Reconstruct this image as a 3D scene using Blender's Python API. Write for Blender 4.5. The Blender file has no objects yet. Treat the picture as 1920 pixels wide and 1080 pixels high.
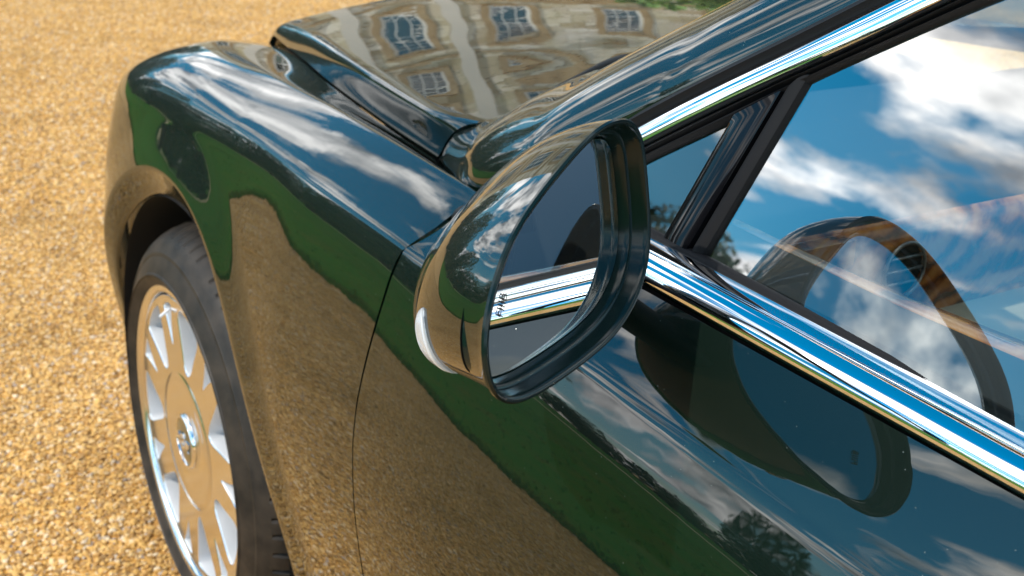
import bpy, bmesh, math, random
import numpy as np
from mathutils import Vector, Matrix
R_ = math.radians
rng = np.random.default_rng(7)
random.seed(7)
SC = bpy.context.scene
COL = SC.collection

# ------------------------------------------------------------------ camera
CAM = (-1.7565, 1.4528, 1.3361)
PITCH, YAW, ROLL, FPX = 0.3667, 0.573, -0.0367, 2262.4862
fw = Vector((math.cos(PITCH)*math.cos(YAW), -math.cos(PITCH)*math.sin(YAW), -math.sin(PITCH)))
rt0 = Vector((-math.sin(YAW), -math.cos(YAW), 0.0))
dn0 = fw.cross(rt0)
rt = math.cos(ROLL)*rt0 + math.sin(ROLL)*dn0
dn = -math.sin(ROLL)*rt0 + math.cos(ROLL)*dn0
cd = bpy.data.cameras.new('camera')
cd.sensor_width = 36.0
cd.lens = FPX/1920*36.0
cd.clip_start = 0.02
cd.clip_end = 2000
cd.dof.use_dof = True
cd.dof.focus_distance = 0.86
cd.dof.aperture_fstop = 13.0
cam = bpy.data.objects.new('camera', cd)
m = Matrix.Identity(4)
for i in range(3):
    m[i][0], m[i][1], m[i][2], m[i][3] = rt[i], -dn[i], -fw[i], CAM[i]
cam.matrix_world = m
COL.objects.link(cam)
SC.camera = cam

# ------------------------------------------------------------------ sun, sky, exposure
SUN_DIR = Vector((-0.06, 0.66, 0.75)).normalized()
sl = bpy.data.lights.new('sun', 'SUN')
sl.energy = 3.3
sl.angle = R_(0.53)
sl.color = (1.0, 0.94, 0.84)
so = bpy.data.objects.new('sun', sl)
so.rotation_euler = (-SUN_DIR).to_track_quat('-Z', 'Y').to_euler()
COL.objects.link(so)

W = bpy.data.worlds.new('World')
SC.world = W
W.use_nodes = True
nt = W.node_tree
nt.nodes.clear()
def nd(t, typ, loc=None, **kw):
    n = t.nodes.new(typ)
    for k, v in kw.items():
        setattr(n, k, v)
    return n
def lk(t, a, b):
    t.links.new(a, b)
def math_node(t, op, a, b=None, clamp=False):
    n = nd(t, 'ShaderNodeMath', operation=op, use_clamp=clamp)
    for i, v in enumerate((a, b)):
        if v is None:
            continue
        if isinstance(v, (int, float)):
            n.inputs[i].default_value = v
        else:
            lk(t, v, n.inputs[i])
    return n.outputs[0]
def mixc(t, fac, a, b, mode='MIX'):
    n = nd(t, 'ShaderNodeMix', data_type='RGBA', blend_type=mode)
    for i, v in ((0, fac), (6, a), (7, b)):
        if isinstance(v, (int, float)):
            n.inputs[i].default_value = v
        elif isinstance(v, tuple):
            n.inputs[i].default_value = (*v, 1) if len(v) == 3 else v
        else:
            lk(t, v, n.inputs[i])
    return n.outputs[2]
def ramp(t, fac, stops):
    n = nd(t, 'ShaderNodeValToRGB')
    e = n.color_ramp.elements
    while len(e) < len(stops):
        e.new(0.5)
    for q, (p, c) in zip(e, stops):
        q.position = p
        q.color = (c, c, c, 1) if isinstance(c, (int, float)) else (*c, 1)
    lk(t, fac, n.inputs[0])
    return n.outputs[0]
def noise(t, vec, scale, detail=4, rough=.55, dist=0.0):
    n = nd(t, 'ShaderNodeTexNoise')
    n.inputs['Scale'].default_value = scale
    n.inputs['Detail'].default_value = detail
    n.inputs['Roughness'].default_value = rough
    n.inputs['Distortion'].default_value = dist
    if vec is not None:
        lk(t, vec, n.inputs['Vector'])
    return n

sky = nd(nt, 'ShaderNodeTexSky', sky_type='NISHITA')
sky.sun_disc = False
sky.sun_elevation = math.asin(SUN_DIR.z)
sky.sun_rotation = math.atan2(SUN_DIR.x, SUN_DIR.y)
sky.ozone_density = 2.5
sky.air_density = 1.0
sky.dust_density = 0.3
hs = nd(nt, 'ShaderNodeHueSaturation')
hs.inputs['Hue'].default_value = 0.478
hs.inputs['Saturation'].default_value = 1.52
hs.inputs['Value'].default_value = 1.2
lk(nt, sky.outputs[0], hs.inputs['Color'])
tc = nd(nt, 'ShaderNodeTexCoord')
sx = nd(nt, 'ShaderNodeSeparateXYZ')
lk(nt, tc.outputs['Generated'], sx.inputs[0])
zz = math_node(nt, 'ADD', math_node(nt, 'MAXIMUM', sx.outputs[2], 0.0), 0.16)
cv = nd(nt, 'ShaderNodeCombineXYZ')
lk(nt, math_node(nt, 'DIVIDE', sx.outputs[0], zz), cv.inputs[0])
lk(nt, math_node(nt, 'DIVIDE', sx.outputs[1], zz), cv.inputs[1])
mp = nd(nt, 'ShaderNodeMapping')
mp.inputs['Location'].default_value = (-8.722, 4.937, 0)
mp.inputs['Rotation'].default_value = (0, 0, 0.836)
mp.inputs['Scale'].default_value = (1.5512, 2.6177, 1)
lk(nt, cv.outputs[0], mp.inputs[0])
n1 = noise(nt, mp.outputs[0], 0.95, 10, .54, .3)
cover = ramp(nt, n1.outputs[0], [(0.4943, 0.0), (0.5643, 1.0)])
n2 = noise(nt, mp.outputs[0], 2.1, 6, .5)
shade = ramp(nt, n2.outputs[0], [(0.38, (4.5, 4.8, 5.2)), (0.49, (12, 12.1, 12.2)), (0.62, (22, 21.8, 21.4))])
skyc = mixc(nt, cover, hs.outputs[0], shade)
bg = nd(nt, 'ShaderNodeBackground')
bg.inputs['Strength'].default_value = 0.15
lk(nt, skyc, bg.inputs['Color'])
wo = nd(nt, 'ShaderNodeOutputWorld')
lk(nt, bg.outputs[0], wo.inputs[0])

SC.view_settings.view_transform = 'Standard'
SC.view_settings.look = 'None'
SC.view_settings.exposure = 0.2
SC.view_settings.gamma = 1.0
SC.view_settings.use_curve_mapping = False
SC.render.engine = 'CYCLES'
SC.cycles.max_bounces = 12
SC.cycles.glossy_bounces = 6
SC.cycles.transparent_max_bounces = 24

# ------------------------------------------------------------------ materials
MATS = {}
def mat(name):
    mm = bpy.data.materials.new(name)
    mm.use_nodes = True
    MATS[name] = mm
    return mm, mm.node_tree, mm.node_tree.nodes['Principled BSDF']
def simple(name, col, rough=.5, metal=0.0, ior=1.5, coat=0.0):
    mm, t, p = mat(name)
    p.inputs['Base Color'].default_value = (*col, 1)
    p.inputs['Roughness'].default_value = rough
    p.inputs['Metallic'].default_value = metal
    p.inputs['IOR'].default_value = ior
    p.inputs['Coat Weight'].default_value = coat
    return mm
def objc(t):
    return nd(t, 'ShaderNodeTexCoord').outputs['Object']
def bump(t, p, h, strength, dist):
    b = nd(t, 'ShaderNodeBump')
    b.inputs['Strength'].default_value = strength
    b.inputs['Distance'].default_value = dist
    lk(t, h, b.inputs['Height'])
    lk(t, b.outputs[0], p.inputs['Normal'])

# green coach paint: dark metallic base under a deep lacquer, fine dust specks
mm, t, p = mat('paint')
o = objc(t)
v = nd(t, 'ShaderNodeTexVoronoi')
v.inputs['Scale'].default_value = 170
lk(t, o, v.inputs['Vector'])
sp = math_node(t, 'LESS_THAN', v.outputs['Distance'], 0.075)
sel = nd(t, 'ShaderNodeSeparateColor')
lk(t, v.outputs['Color'], sel.inputs[0])
sp = math_node(t, 'MULTIPLY', sp, math_node(t, 'GREATER_THAN', sel.outputs[0], 0.80))
lk(t, mixc(t, sp, (0.0006, 0.0055, 0.0030), (0.07, 0.08, 0.07)), p.inputs['Base Color'])
p.inputs['Roughness'].default_value = 0.5
p.inputs['Metallic'].default_value = 0.0
p.inputs['Specular IOR Level'].default_value = 0.1
p.inputs['Coat Weight'].default_value = 1.0
p.inputs['Coat IOR'].default_value = 1.70
p.inputs['Coat Roughness'].default_value = 0.0
lk(t, math_node(t, 'ADD', math_node(t, 'MULTIPLY', sp, 0.25), 0.004), p.inputs['Coat Roughness'])
nz = noise(t, o, 26, 2, .5)
b_ = nd(t, 'ShaderNodeBump')
b_.inputs['Strength'].default_value = 0.35
b_.inputs['Distance'].default_value = 0.00022
lk(t, nz.outputs[0], b_.inputs['Height'])
lk(t, b_.outputs[0], p.inputs['Coat Normal'])
simple('chrome', (0.93, 0.93, 0.94), 0.03, 1.0)
simple('polished_alloy', (0.86, 0.84, 0.82), 0.16, 1.0)
simple('silver_paint', (0.72, 0.73, 0.75), 0.35, 0.25)
simple('gloss_black', (0.004, 0.004, 0.005), 0.05, 0.0, 1.33, 0.0)
simple('satin_black', (0.006, 0.006, 0.007), 0.5).node_tree.nodes['Principled BSDF'].inputs['Specular IOR Level'].default_value = .2
simple('matt_black', (0.006, 0.006, 0.006), 0.8)
simple('rubber', (0.008, 0.008, 0.009), 0.6).node_tree.nodes['Principled BSDF'].inputs['Specular IOR Level'].default_value = .15
simple('dark_plastic', (0.004, 0.012, 0.011), 0.16, 0, 1.35)
simple('white_lens', (0.85, 0.86, 0.88), 0.22, 0, 1.5, 0.5)
simple('cream_leather', (0.62, 0.52, 0.37), 0.5)
simple('black_leather', (0.012, 0.012, 0.014), 0.45)
simple('mirror_silver', (0.88, 0.93, 0.92), 0.0, 1.0)
simple('brake_steel', (0.35, 0.33, 0.31), 0.35, 0.9)
simple('badge_green', (0.01, 0.03, 0.02), 0.15, 0, 1.6, 1.0)
simple('etched_ink', (0.01, 0.01, 0.01), 0.6)

mm, t, p = mat('tyre_rubber')
o = objc(t)
nz = noise(t, o, 22, 5, .6)
lk(t, ramp(t, nz.outputs[0], [(0.35, (0.014, 0.012, 0.010)), (0.7, (0.045, 0.034, 0.025))]), p.inputs['Base Color'])
p.inputs['Roughness'].default_value = 0.55
p.inputs['Specular IOR Level'].default_value = 0.3

mm, t, p = mat('burr_walnut')
o = objc(t)
nz = noise(t, o, 9, 8, .65, 2.2)
wv = nd(t, 'ShaderNodeTexWave', wave_type='RINGS')
wv.inputs['Scale'].default_value = 7
wv.inputs['Distortion'].default_value = 16
wv.inputs['Detail'].default_value = 5
wv.inputs['Detail Scale'].default_value = 1.2
lk(t, o, wv.inputs['Vector'])
f = math_node(t, 'ADD', math_node(t, 'MULTIPLY', nz.outputs[0], .6), math_node(t, 'MULTIPLY', wv.outputs['Fac'], .4))
lk(t, ramp(t, f, [(0.24, (0.06, 0.015, 0.004)), (0.42, (0.38, 0.10, 0.02)), (0.60, (0.66, 0.22, 0.045)), (0.85, (0.78, 0.34, 0.09))]), p.inputs['Base Color'])
p.inputs['Roughness'].default_value = 0.25
p.inputs['Coat Weight'].default_value = 0.8

def glass_mat(name, tint, f0, rough=0.0, pw=5.0):
    mm, t, p = mat(name)
    t.nodes.remove(p)
    tr = nd(t, 'ShaderNodeBsdfTransparent')
    tr.inputs[0].default_value = (*tint, 1)
    gl = nd(t, 'ShaderNodeBsdfGlossy')
    gl.inputs['Roughness'].default_value = rough
    gl.inputs[0].default_value = (1, 1, 1, 1)
    ge = nd(t, 'ShaderNodeNewGeometry')
    dt = nd(t, 'ShaderNodeVectorMath', operation='DOT_PRODUCT')
    lk(t, ge.outputs['Normal'], dt.inputs[0])
    lk(t, ge.outputs['Incoming'], dt.inputs[1])
    c_ = math_node(t, 'SUBTRACT', 1.0, math_node(t, 'ABSOLUTE', dt.outputs['Value']), True)
    f_ = math_node(t, 'ADD', math_node(t, 'MULTIPLY', math_node(t, 'POWER', c_, pw), 1-f0), f0, True)
    mx = nd(t, 'ShaderNodeMixShader')
    lk(t, f_, mx.inputs[0])
    lk(t, tr.outputs[0], mx.inputs[1])
    lk(t, gl.outputs[0], mx.inputs[2])
    lk(t, mx.outputs[0], t.nodes['Material Output'].inputs[0])
glass_mat('window_glass', (0.70, 0.80, 0.80), 0.06, 0.0, 0.95)
glass_mat('quarter_light_glass', (0.55, 0.64, 0.63), 0.05, 0.0, 1.9)
glass_mat('clear_glass', (0.92, 0.95, 0.94), 0.08)
glass_mat('house_glass', (0.25, 0.3, 0.32), 0.10)
glass_mat('lamp_lens', (0.97, 0.98, 1.0), 0.07)

# gravel
PEB = [(0.0, (0.10, 0.043, 0.010)), (0.16, (0.33, 0.145, 0.024)), (0.40, (0.56, 0.275, 0.045)),
       (0.64, (0.66, 0.37, 0.085)), (0.84, (0.72, 0.46, 0.17)), (0.945, (0.80, 0.66, 0.46)), (0.98, (0.28, 0.26, 0.27))]
mm, t, p = mat('pebble')
oi = nd(t, 'ShaderNodeObjectInfo')
c1 = ramp(t, oi.outputs['Random'], PEB)
g = nd(t, 'ShaderNodeNewGeometry')
nz = noise(t, g.outputs['Position'], 260, 3)
pc = mixc(t, 0.35, c1, ramp(t, nz.outputs[0], [(0.3, (0.30, 0.145, 0.035)), (0.7, (0.80, 0.55, 0.26))]))
pn = noise(t, g.outputs['Position'], 1.9, 6, .65)
pc = mixc(t, 1.0, pc, ramp(t, pn.outputs[0], [(0.32, (0.80, 0.77, 0.72)), (0.46, (1.0, 1.0, 1.0)), (0.68, (1.12, 1.15, 1.24))]), 'MULTIPLY')
lk(t, pc, p.inputs['Base Color'])
p.inputs['Roughness'].default_value = 0.7
p.inputs['Specular IOR Level'].default_value = 0.25
mm, t, p = mat('gravel_bed')
o = nd(t, 'ShaderNodeNewGeometry').outputs['Position']
v = nd(t, 'ShaderNodeTexVoronoi')
v.inputs['Scale'].default_value = 85
lk(t, o, v.inputs['Vector'])
sc_ = nd(t, 'ShaderNodeSeparateColor')
lk(t, v.outputs['Color'], sc_.inputs[0])
c1 = ramp(t, sc_.outputs[0], PEB)
nz = noise(t, o, 1.3, 5)
c2 = mixc(t, ramp(t, nz.outputs[0], [(0.35, 0.0), (0.7, 0.45)]), c1, (0.60, 0.33, 0.095))
lk(t, c2, p.inputs['Base Color'])
p.inputs['Roughness'].default_value = 0.85
bump(t, p, math_node(t, 'SUBTRACT', 1.0, v.outputs['Distance']), 0.6, 0.006)

mm, t, p = mat('lawn')
o = nd(t, 'ShaderNodeNewGeometry').outputs['Position']
n1_ = noise(t, o, 0.55, 8, .65)
n2_ = noise(t, o, 14, 4, .7)
n3_ = noise(t, o, 2.2, 6, .7)
c = mixc(t, n2_.outputs[0], ramp(t, n1_.outputs[0], [(0.3, (0.012, 0.095, 0.002)), (0.7, (0.036, 0.155, 0.004))]), (0.026, 0.125, 0.003))
c = mixc(t, ramp(t, n3_.outputs[0], [(0.46, 0.0), (0.70, 0.75)]), c, (0.11, 0.10, 0.014))
lk(t, c, p.inputs['Base Color'])
p.inputs['Roughness'].default_value = 0.8
p.inputs['Specular IOR Level'].default_value = 0.05
bump(t, p, n2_.outputs[0], .5, .03)
mm, t, p = mat('path_gravel')
o = nd(t, 'ShaderNodeNewGeometry').outputs['Position']
n1_ = noise(t, o, 3, 5)
lk(t, ramp(t, n1_.outputs[0], [(0.3, (0.42, 0.31, 0.16)), (0.7, (0.60, 0.47, 0.28))]), p.inputs['Base Color'])
p.inputs['Roughness'].default_value = 0.9

def leaf_mat(name, a, b):
    mm, t, p = mat(name)
    g = nd(t, 'ShaderNodeNewGeometry')
    nz = noise(t, g.outputs['Position'], 0.6, 4)
    oi = nd(t, 'ShaderNodeNewGeometry')
    c = mixc(t, ramp(t, nz.outputs[0], [(0.3, 0.0), (0.7, 1.0)]), a, b)
    lk(t, c, p.inputs['Base Color'])
    p.inputs['Roughness'].default_value = 0.55
    p.inputs['Transmission Weight'].default_value = 0.0
leaf_mat('leaf_dark', (0.018, 0.045, 0.012), (0.055, 0.095, 0.022))
leaf_mat('leaf_mid', (0.035, 0.075, 0.015), (0.085, 0.13, 0.03))
leaf_mat('leaf_bright', (0.07, 0.15, 0.015), (0.16, 0.26, 0.03))
simple('bark', (0.10, 0.075, 0.05), .9)

mm, t, p = mat('stone_wall')
o = objc(t)
mp_ = nd(t, 'ShaderNodeMapping')
mp_.inputs['Rotation'].default_value = (R_(90), 0, 0)
lk(t, o, mp_.inputs[0])
br = nd(t, 'ShaderNodeTexBrick')
br.inputs['Color1'].default_value = (0.40, 0.31, 0.18, 1)
br.inputs['Color2'].default_value = (0.78, 0.74, 0.63, 1)
br.inputs['Mortar'].default_value = (0.20, 0.16, 0.10, 1)
br.inputs['Scale'].default_value = 1.0
br.inputs['Brick Width'].default_value = 0.75
br.inputs['Row Height'].default_value = 0.34
br.inputs['Mortar Size'].default_value = 0.016
lk(t, mp_.outputs[0], br.inputs[0])
nz = noise(t, o, 0.9, 7, .65)
c = mixc(t, ramp(t, nz.outputs[0], [(0.42, 0.0), (0.66, 0.75)]), br.outputs[0], (0.50, 0.45, 0.26))
nz2 = noise(t, o, 0.35, 4, .6)
c = mixc(t, ramp(t, nz2.outputs[0], [(0.52, 0.0), (0.68, 0.6)]), c, (0.72, 0.71, 0.68))
lk(t, c, p.inputs['Base Color'])
p.inputs['Roughness'].default_value = 0.9
mm, t, p = mat('ochre_stone')
nz = noise(t, objc(t), 1.6, 6, .6)
lk(t, ramp(t, nz.outputs[0], [(0.3, (0.24, 0.15, 0.06)), (0.7, (0.46, 0.34, 0.18))]), p.inputs['Base Color'])
p.inputs['Roughness'].default_value = 0.9
simple('pale_stone', (0.60, 0.57, 0.50), .85)
simple('white_joinery', (0.75, 0.75, 0.72), .5)
simple('room_dark', (0.02, 0.022, 0.025), .9)
simple('slate', (0.10, 0.10, 0.11), .7)
M = MATS

# ------------------------------------------------------------------ helpers
def mesh_obj(name, verts, faces, material, parent=None, smooth=True, flangd=None):
    me = bpy.data.meshes.new(name)
    me.from_pydata([tuple(map(float, q)) for q in verts], [], [tuple(f) for f in faces])
    me.update()
    if smooth:
        me.polygons.foreach_set('use_smooth', [True]*len(me.polygons))
    for q in (material if isinstance(material, (list, tuple)) else [material]):
        me.materials.append(M[q] if isinstance(q, str) else q)
    ob = bpy.data.objects.new(name, me)
    COL.objects.link(ob)
    if parent is not None:
        ob.parent = parent
    return ob
def empty(name, loc=(0, 0, 0)):
    e = bpy.data.objects.new(name, None)
    e.location = loc
    e.empty_display_size = .2
    COL.objects.link(e)
    return e
def tag(o, label=None, cat=None, group=None, kind=None):
    for k, v in (('label', label), ('category', cat), ('group', group), ('kind', kind)):
        if v:
            o[k] = v
    return o
class MB:
    """collects vertices and faces of one mesh"""
    def __init__(s):
        s.v, s.f, s.mi = [], [], []
    def grid(s, P, closed_u=False, closed_v=False, flip=False, mi=0):
        P = np.asarray(P, float)
        n, m_ = P.shape[:2]
        b = len(s.v)
        s.v.extend(P.reshape(-1, 3).tolist())
        for i in range(n if closed_u else n-1):
            i2 = (i+1) % n
            for j in range(m_ if closed_v else m_-1):
                j2 = (j+1) % m_
                q = (b+i*m_+j, b+i2*m_+j, b+i2*m_+j2, b+i*m_+j2)
                s.f.append(q[::-1] if flip else q)
                s.mi.append(mi)
        return s
    def box(s, c, h, mi=0, rot=None):
        b = len(s.v)
        for x in (-1, 1):
            for y in (-1, 1):
                for z in (-1, 1):
                    q = Vector((x*h[0], y*h[1], z*h[2]))
                    if rot is not None:
                        q = rot @ q
                    s.v.append([c[0]+q.x, c[1]+q.y, c[2]+q.z])
        for q in ((0, 1, 3, 2), (4, 6, 7, 5), (0, 4, 5, 1), (2, 3, 7, 6), (0, 2, 6, 4), (1, 5, 7, 3)):
            s.f.append(tuple(b+k for k in q))
            s.mi.append(mi)
        return s
    def fan(s, loop, mi=0, flip=False):
        b = len(s.v)
        L = np.asarray(loop, float)
        s.v.extend(L.tolist())
        s.v.append(L.mean(0).tolist())
        n = len(L)
        for i in range(n):
            q = (b+i, b+(i+1) % n, b+n)
            s.f.append(q[::-1] if flip else q)
            s.mi.append(mi)
        return s
    def build(s, name, material, parent=None, smooth=True):
        ob = mesh_obj(name, s.v, s.f, material, parent, smooth)
        if any(s.mi):
            ob.data.polygons.foreach_set('material_index', s.mi)
        return ob
def clean(ob, flange=0.0, sharp=None, outward=None):
    """weld, orient, optional inward flange along open edges, sharp by angle"""
    bm = bmesh.new()
    bm.from_mesh(ob.data)
    bmesh.ops.remove_doubles(bm, verts=bm.verts, dist=1e-5)
    bmesh.ops.recalc_face_normals(bm, faces=bm.faces)
    if outward is not None:
        s_ = sum((f.normal.dot(Vector(outward)))*f.calc_area() for f in bm.faces)
        if s_ < 0:
            bmesh.ops.reverse_faces(bm, faces=bm.faces)
    bm.normal_update()
    if flange:
        be = [e for e in bm.edges if e.is_boundary]
        nrm = {v: v.normal.copy() for e in be for v in e.verts}
        new = {v: bm.verts.new(v.co - nrm[v]*flange) for v in nrm}
        for e in be:
            a, b = e.verts
            f = bm.faces.new((a, b, new[b], new[a]))
            f.smooth = False
        fs = [f for f in bm.faces if not f.smooth]
        # inner flange edge shading stays flat; outer edge marked sharp
        for e in be:
            e.smooth = False
        bmesh.ops.recalc_face_normals(bm, faces=bm.faces)
        if outward is not None:
            s_ = sum((f.normal.dot(Vector(outward)))*f.calc_area() for f in bm.faces if f.smooth)
            if s_ < 0:
                bmesh.ops.reverse_faces(bm, faces=bm.faces)
    bm.to_mesh(ob.data)
    bm.free()
    if sharp is not None:
        ob.data.set_sharp_from_angle(angle=R_(sharp))
    return ob
def spl(xs, ys, x):
    """natural cubic spline, linear beyond its ends; ys may be (n,k)"""
    xs = np.asarray(xs, float); ys = np.asarray(ys, float)
    if xs[0] > xs[-1]:
        xs, ys = xs[::-1], ys[::-1]
    n = len(xs)
    one = ys.ndim == 1
    Y = ys[:, None] if one else ys
    h = np.diff(xs)
    A = np.eye(n)
    B = np.zeros_like(Y)
    for i in range(1, n-1):
        A[i, i-1], A[i, i], A[i, i+1] = h[i-1], 2*(h[i-1]+h[i]), h[i]
        B[i] = 6*((Y[i+1]-Y[i])/h[i]-(Y[i]-Y[i-1])/h[i-1])
    Mm = np.linalg.solve(A, B)
    x = np.atleast_1d(np.asarray(x, float))
    xc = np.clip(x, xs[0], xs[-1])
    k = np.clip(np.searchsorted(xs, xc)-1, 0, n-2)
    a = (xs[k+1]-xc)[:, None]; b = (xc-xs[k])[:, None]; hk = h[k][:, None]
    out = Mm[k]*a**3/(6*hk)+Mm[k+1]*b**3/(6*hk)+(Y[k]/hk-Mm[k]*hk/6)*a+(Y[k+1]/hk-Mm[k+1]*hk/6)*b
    d0 = (Y[1]-Y[0])/h[0]-h[0]*Mm[1]/6
    d1 = (Y[-1]-Y[-2])/h[-1]+h[-1]*Mm[-2]/6
    out = out+np.where(x < xs[0], x-xs[0], 0)[:, None]*d0+np.where(x > xs[-1], x-xs[-1], 0)[:, None]*d1
    return out[:, 0] if one else out
def polyline(P, n, smooth=True):
    """resample a 3D polyline to n points"""
    P = np.asarray(P, float)
    s = np.concatenate([[0], np.cumsum(np.linalg.norm(np.diff(P, axis=0), axis=1))])
    tt = np.linspace(0, s[-1], n)
    if smooth and len(P) > 2:
        return spl(s, P, tt)
    return np.stack([np.interp(tt, s, P[:, k]) for k in range(3)], 1)
def bez(P0, P1, P2, P3, t):
    t = np.asarray(t)[:, None]
    return (1-t)**3*P0+3*(1-t)**2*t*P1+3*(1-t)*t*t*P2+t**3*P3
def sstep(t):
    t = np.clip(t, 0, 1)
    return t*t*(3-2*t)
def tube(mb, path, r, seg=10, mi=0, closed=False):
    P = np.asarray(path, float)
    T = np.gradient(P, axis=0)
    if closed:
        T = np.roll(P, -1, 0)-np.roll(P, 1, 0)
    T /= np.linalg.norm(T, axis=1)[:, None]
    up = np.array([0, 0, 1.0])
    a = np.linspace(0, 2*np.pi, seg, endpoint=False)
    rr = np.broadcast_to(np.asarray(r, float), (len(P),))
    G = []
    for q, tt, r0 in zip(P, T, rr):
        u = np.cross(tt, up)
        if np.linalg.norm(u) < 1e-4:
            u = np.cross(tt, [1.0, 0, 0])
        u /= np.linalg.norm(u)
        w = np.cross(u, tt)
        G.append(q+r0*(np.cos(a)[:, None]*u+np.sin(a)[:, None]*w))
    mb.grid(np.array(G), closed_u=closed, closed_v=True)
    return mb

# ================================================================== SETTING
def sheet(name, x0, x1, y0, y1, z, material, nx=2, ny=2):
    xs, ys = np.linspace(x0, x1, nx), np.linspace(y0, y1, ny)
    P = np.array([[(x, y, z) for y in ys] for x in xs])
    ob = MB().grid(P).build(name, material, None, False)
    return tag(clean(ob, outward=(0, 0, 1)), kind='structure')
LAWN_Y = 3.25
sheet('ground', -700, 700, -700, 700, -0.012, 'gravel_bed')
sheet('gravel_drive', -60, 60, -40, LAWN_Y, 0.0, 'gravel_bed')
sheet('lawn', -300, 300, LAWN_Y, 300, 0.012, 'lawn')
sheet('path', -300, 300, 20, 22.5, 0.018, 'path_gravel')

# uneven grass along the lawn's edge and over the near lawn
r_ = np.random.default_rng(3)
n_ = 26000
gx = r_.uniform(-3, 16, n_)
gy = LAWN_Y-.03+np.abs(r_.normal(0, .09, n_))+.015*np.sin(gx*3.1)+.012*np.sin(gx*7.7+1)
far_ = r_.random(n_) < .45
gy = np.where(far_, LAWN_Y+r_.uniform(0, 4.5, n_), gy)
gh = r_.uniform(.02, .055, n_)
ga = r_.uniform(0, 6.28, n_)
lean = r_.normal(0, .018, (n_, 2))
wv_ = .004+.004*r_.random(n_)
B0 = np.stack([gx-wv_*np.cos(ga), gy-wv_*np.sin(ga), np.zeros(n_)], 1)
B1 = np.stack([gx+wv_*np.cos(ga), gy+wv_*np.sin(ga), np.zeros(n_)], 1)
B2 = np.stack([gx+lean[:, 0], gy+lean[:, 1], gh], 1)
V = np.stack([B0, B1, B2], 1).reshape(-1, 3)
go = mesh_obj('grass', V.tolist(), np.arange(3*n_).reshape(n_, 3).tolist(), 'lawn', None, False)
tag(go, 'uneven tufts of short green grass along the edge of the lawn', 'grass', kind='stuff')

# loose stones on the drive (scattered as instances)
def scatter(name, x0, x1, y0, y1, density, rmin, rmax, seed):
    me = bpy.data.meshes.new(name)
    me.from_pydata([(x0, y0, 0), (x1, y0, 0), (x1, y1, 0), (x0, y1, 0)], [], [(0, 1, 2, 3)])
    ob = bpy.data.objects.new(name, me)
    ob.location.z = 0.002
    COL.objects.link(ob)
    tag(ob, 'loose golden gravel stones covering the drive beside the car', 'gravel', kind='stuff')
    ng = bpy.data.node_groups.new('scatter_stones', 'GeometryNodeTree')
    ng.interface.new_socket('Geometry', in_out='INPUT', socket_type='NodeSocketGeometry')
    ng.interface.new_socket('Geometry', in_out='OUTPUT', socket_type='NodeSocketGeometry')
    N = ng.nodes
    gi, go = N.new('NodeGroupInput'), N.new('NodeGroupOutput')
    dp = N.new('GeometryNodeDistributePointsOnFaces')
    dp.inputs['Density'].default_value = density
    dp.inputs['Seed'].default_value = seed
    ic = N.new('GeometryNodeMeshIcoSphere')
    ic.inputs['Radius'].default_value = 1.0
    ic.inputs['Subdivisions'].default_value = 2
    sp_ = N.new('GeometryNodeSetPosition')
    nn = N.new('ShaderNodeTexNoise')
    nn.inputs['Scale'].default_value = 0.9
    vs = N.new('ShaderNodeVectorMath'); vs.operation = 'SUBTRACT'
    vs.inputs[1].default_value = (.5, .5, .5)
    ve = N.new('ShaderNodeVectorMath'); ve.operation = 'SCALE'
    ve.inputs['Scale'].default_value = 1.1
    sm = N.new('GeometryNodeSetMaterial')
    sm.inputs['Material'].default_value = M['pebble']
    io = N.new('GeometryNodeInstanceOnPoints')
    r1 = N.new('FunctionNodeRandomValue'); r1.data_type = 'FLOAT_VECTOR'
    r1.inputs[0].default_value = (-.5, -.5, 0); r1.inputs[1].default_value = (.5, .5, 6.28)
    r2 = N.new('FunctionNodeRandomValue'); r2.data_type = 'FLOAT_VECTOR'
    r2.inputs[0].default_value = (.7, .55, .4); r2.inputs[1].default_value = (1.3, 1.0, .75)
    r3 = N.new('FunctionNodeRandomValue'); r3.data_type = 'FLOAT'
    r3.inputs[2].default_value = 0.0; r3.inputs[3].default_value = 1.0
    pw = N.new('ShaderNodeMath'); pw.operation = 'POWER'; pw.inputs[1].default_value = 3.0
    mr = N.new('ShaderNodeMapRange')
    mr.inputs['To Min'].default_value = rmin; mr.inputs['To Max'].default_value = rmax
    vm = N.new('ShaderNodeVectorMath'); vm.operation = 'SCALE'
    Lk = ng.links.new
    Lk(gi.outputs[0], dp.inputs[0])
    Lk(ic.outputs[0], sp_.inputs[0])
    Lk(nn.outputs['Color'], vs.inputs[0]); Lk(vs.outputs[0], ve.inputs[0]); Lk(ve.outputs[0], sp_.inputs['Offset'])
    Lk(sp_.outputs[0], sm.inputs[0]); Lk(sm.outputs[0], io.inputs['Instance'])
    Lk(dp.outputs['Points'], io.inputs['Points'])
    Lk(r1.outputs[0], io.inputs['Rotation'])
    r3.outputs[1].enabled
    Lk(r3.outputs[1], pw.inputs[0]); Lk(pw.outputs[0], mr.inputs['Value'])
    Lk(r2.outputs[0], vm.inputs[0]); Lk(mr.outputs[0], vm.inputs['Scale']); Lk(vm.outputs[0], io.inputs['Scale'])
    Lk(io.outputs[0], go.inputs[0])
    md = ob.modifiers.new('stones', 'NODES')
    md.node_group = ng
    return ob
scatter('gravel_stones', -1.6, 2.6, 0.5, 3.24, 26000, .0029, .0082, 1)
scatter('gravel_stones', 2.6, 9.5, -3.2, 3.24, 9000, .0040, .011, 2)
scatter('gravel_stones', 0.9, 2.6, -2.0, 0.5, 7000, .0045, .012, 3)

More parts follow.
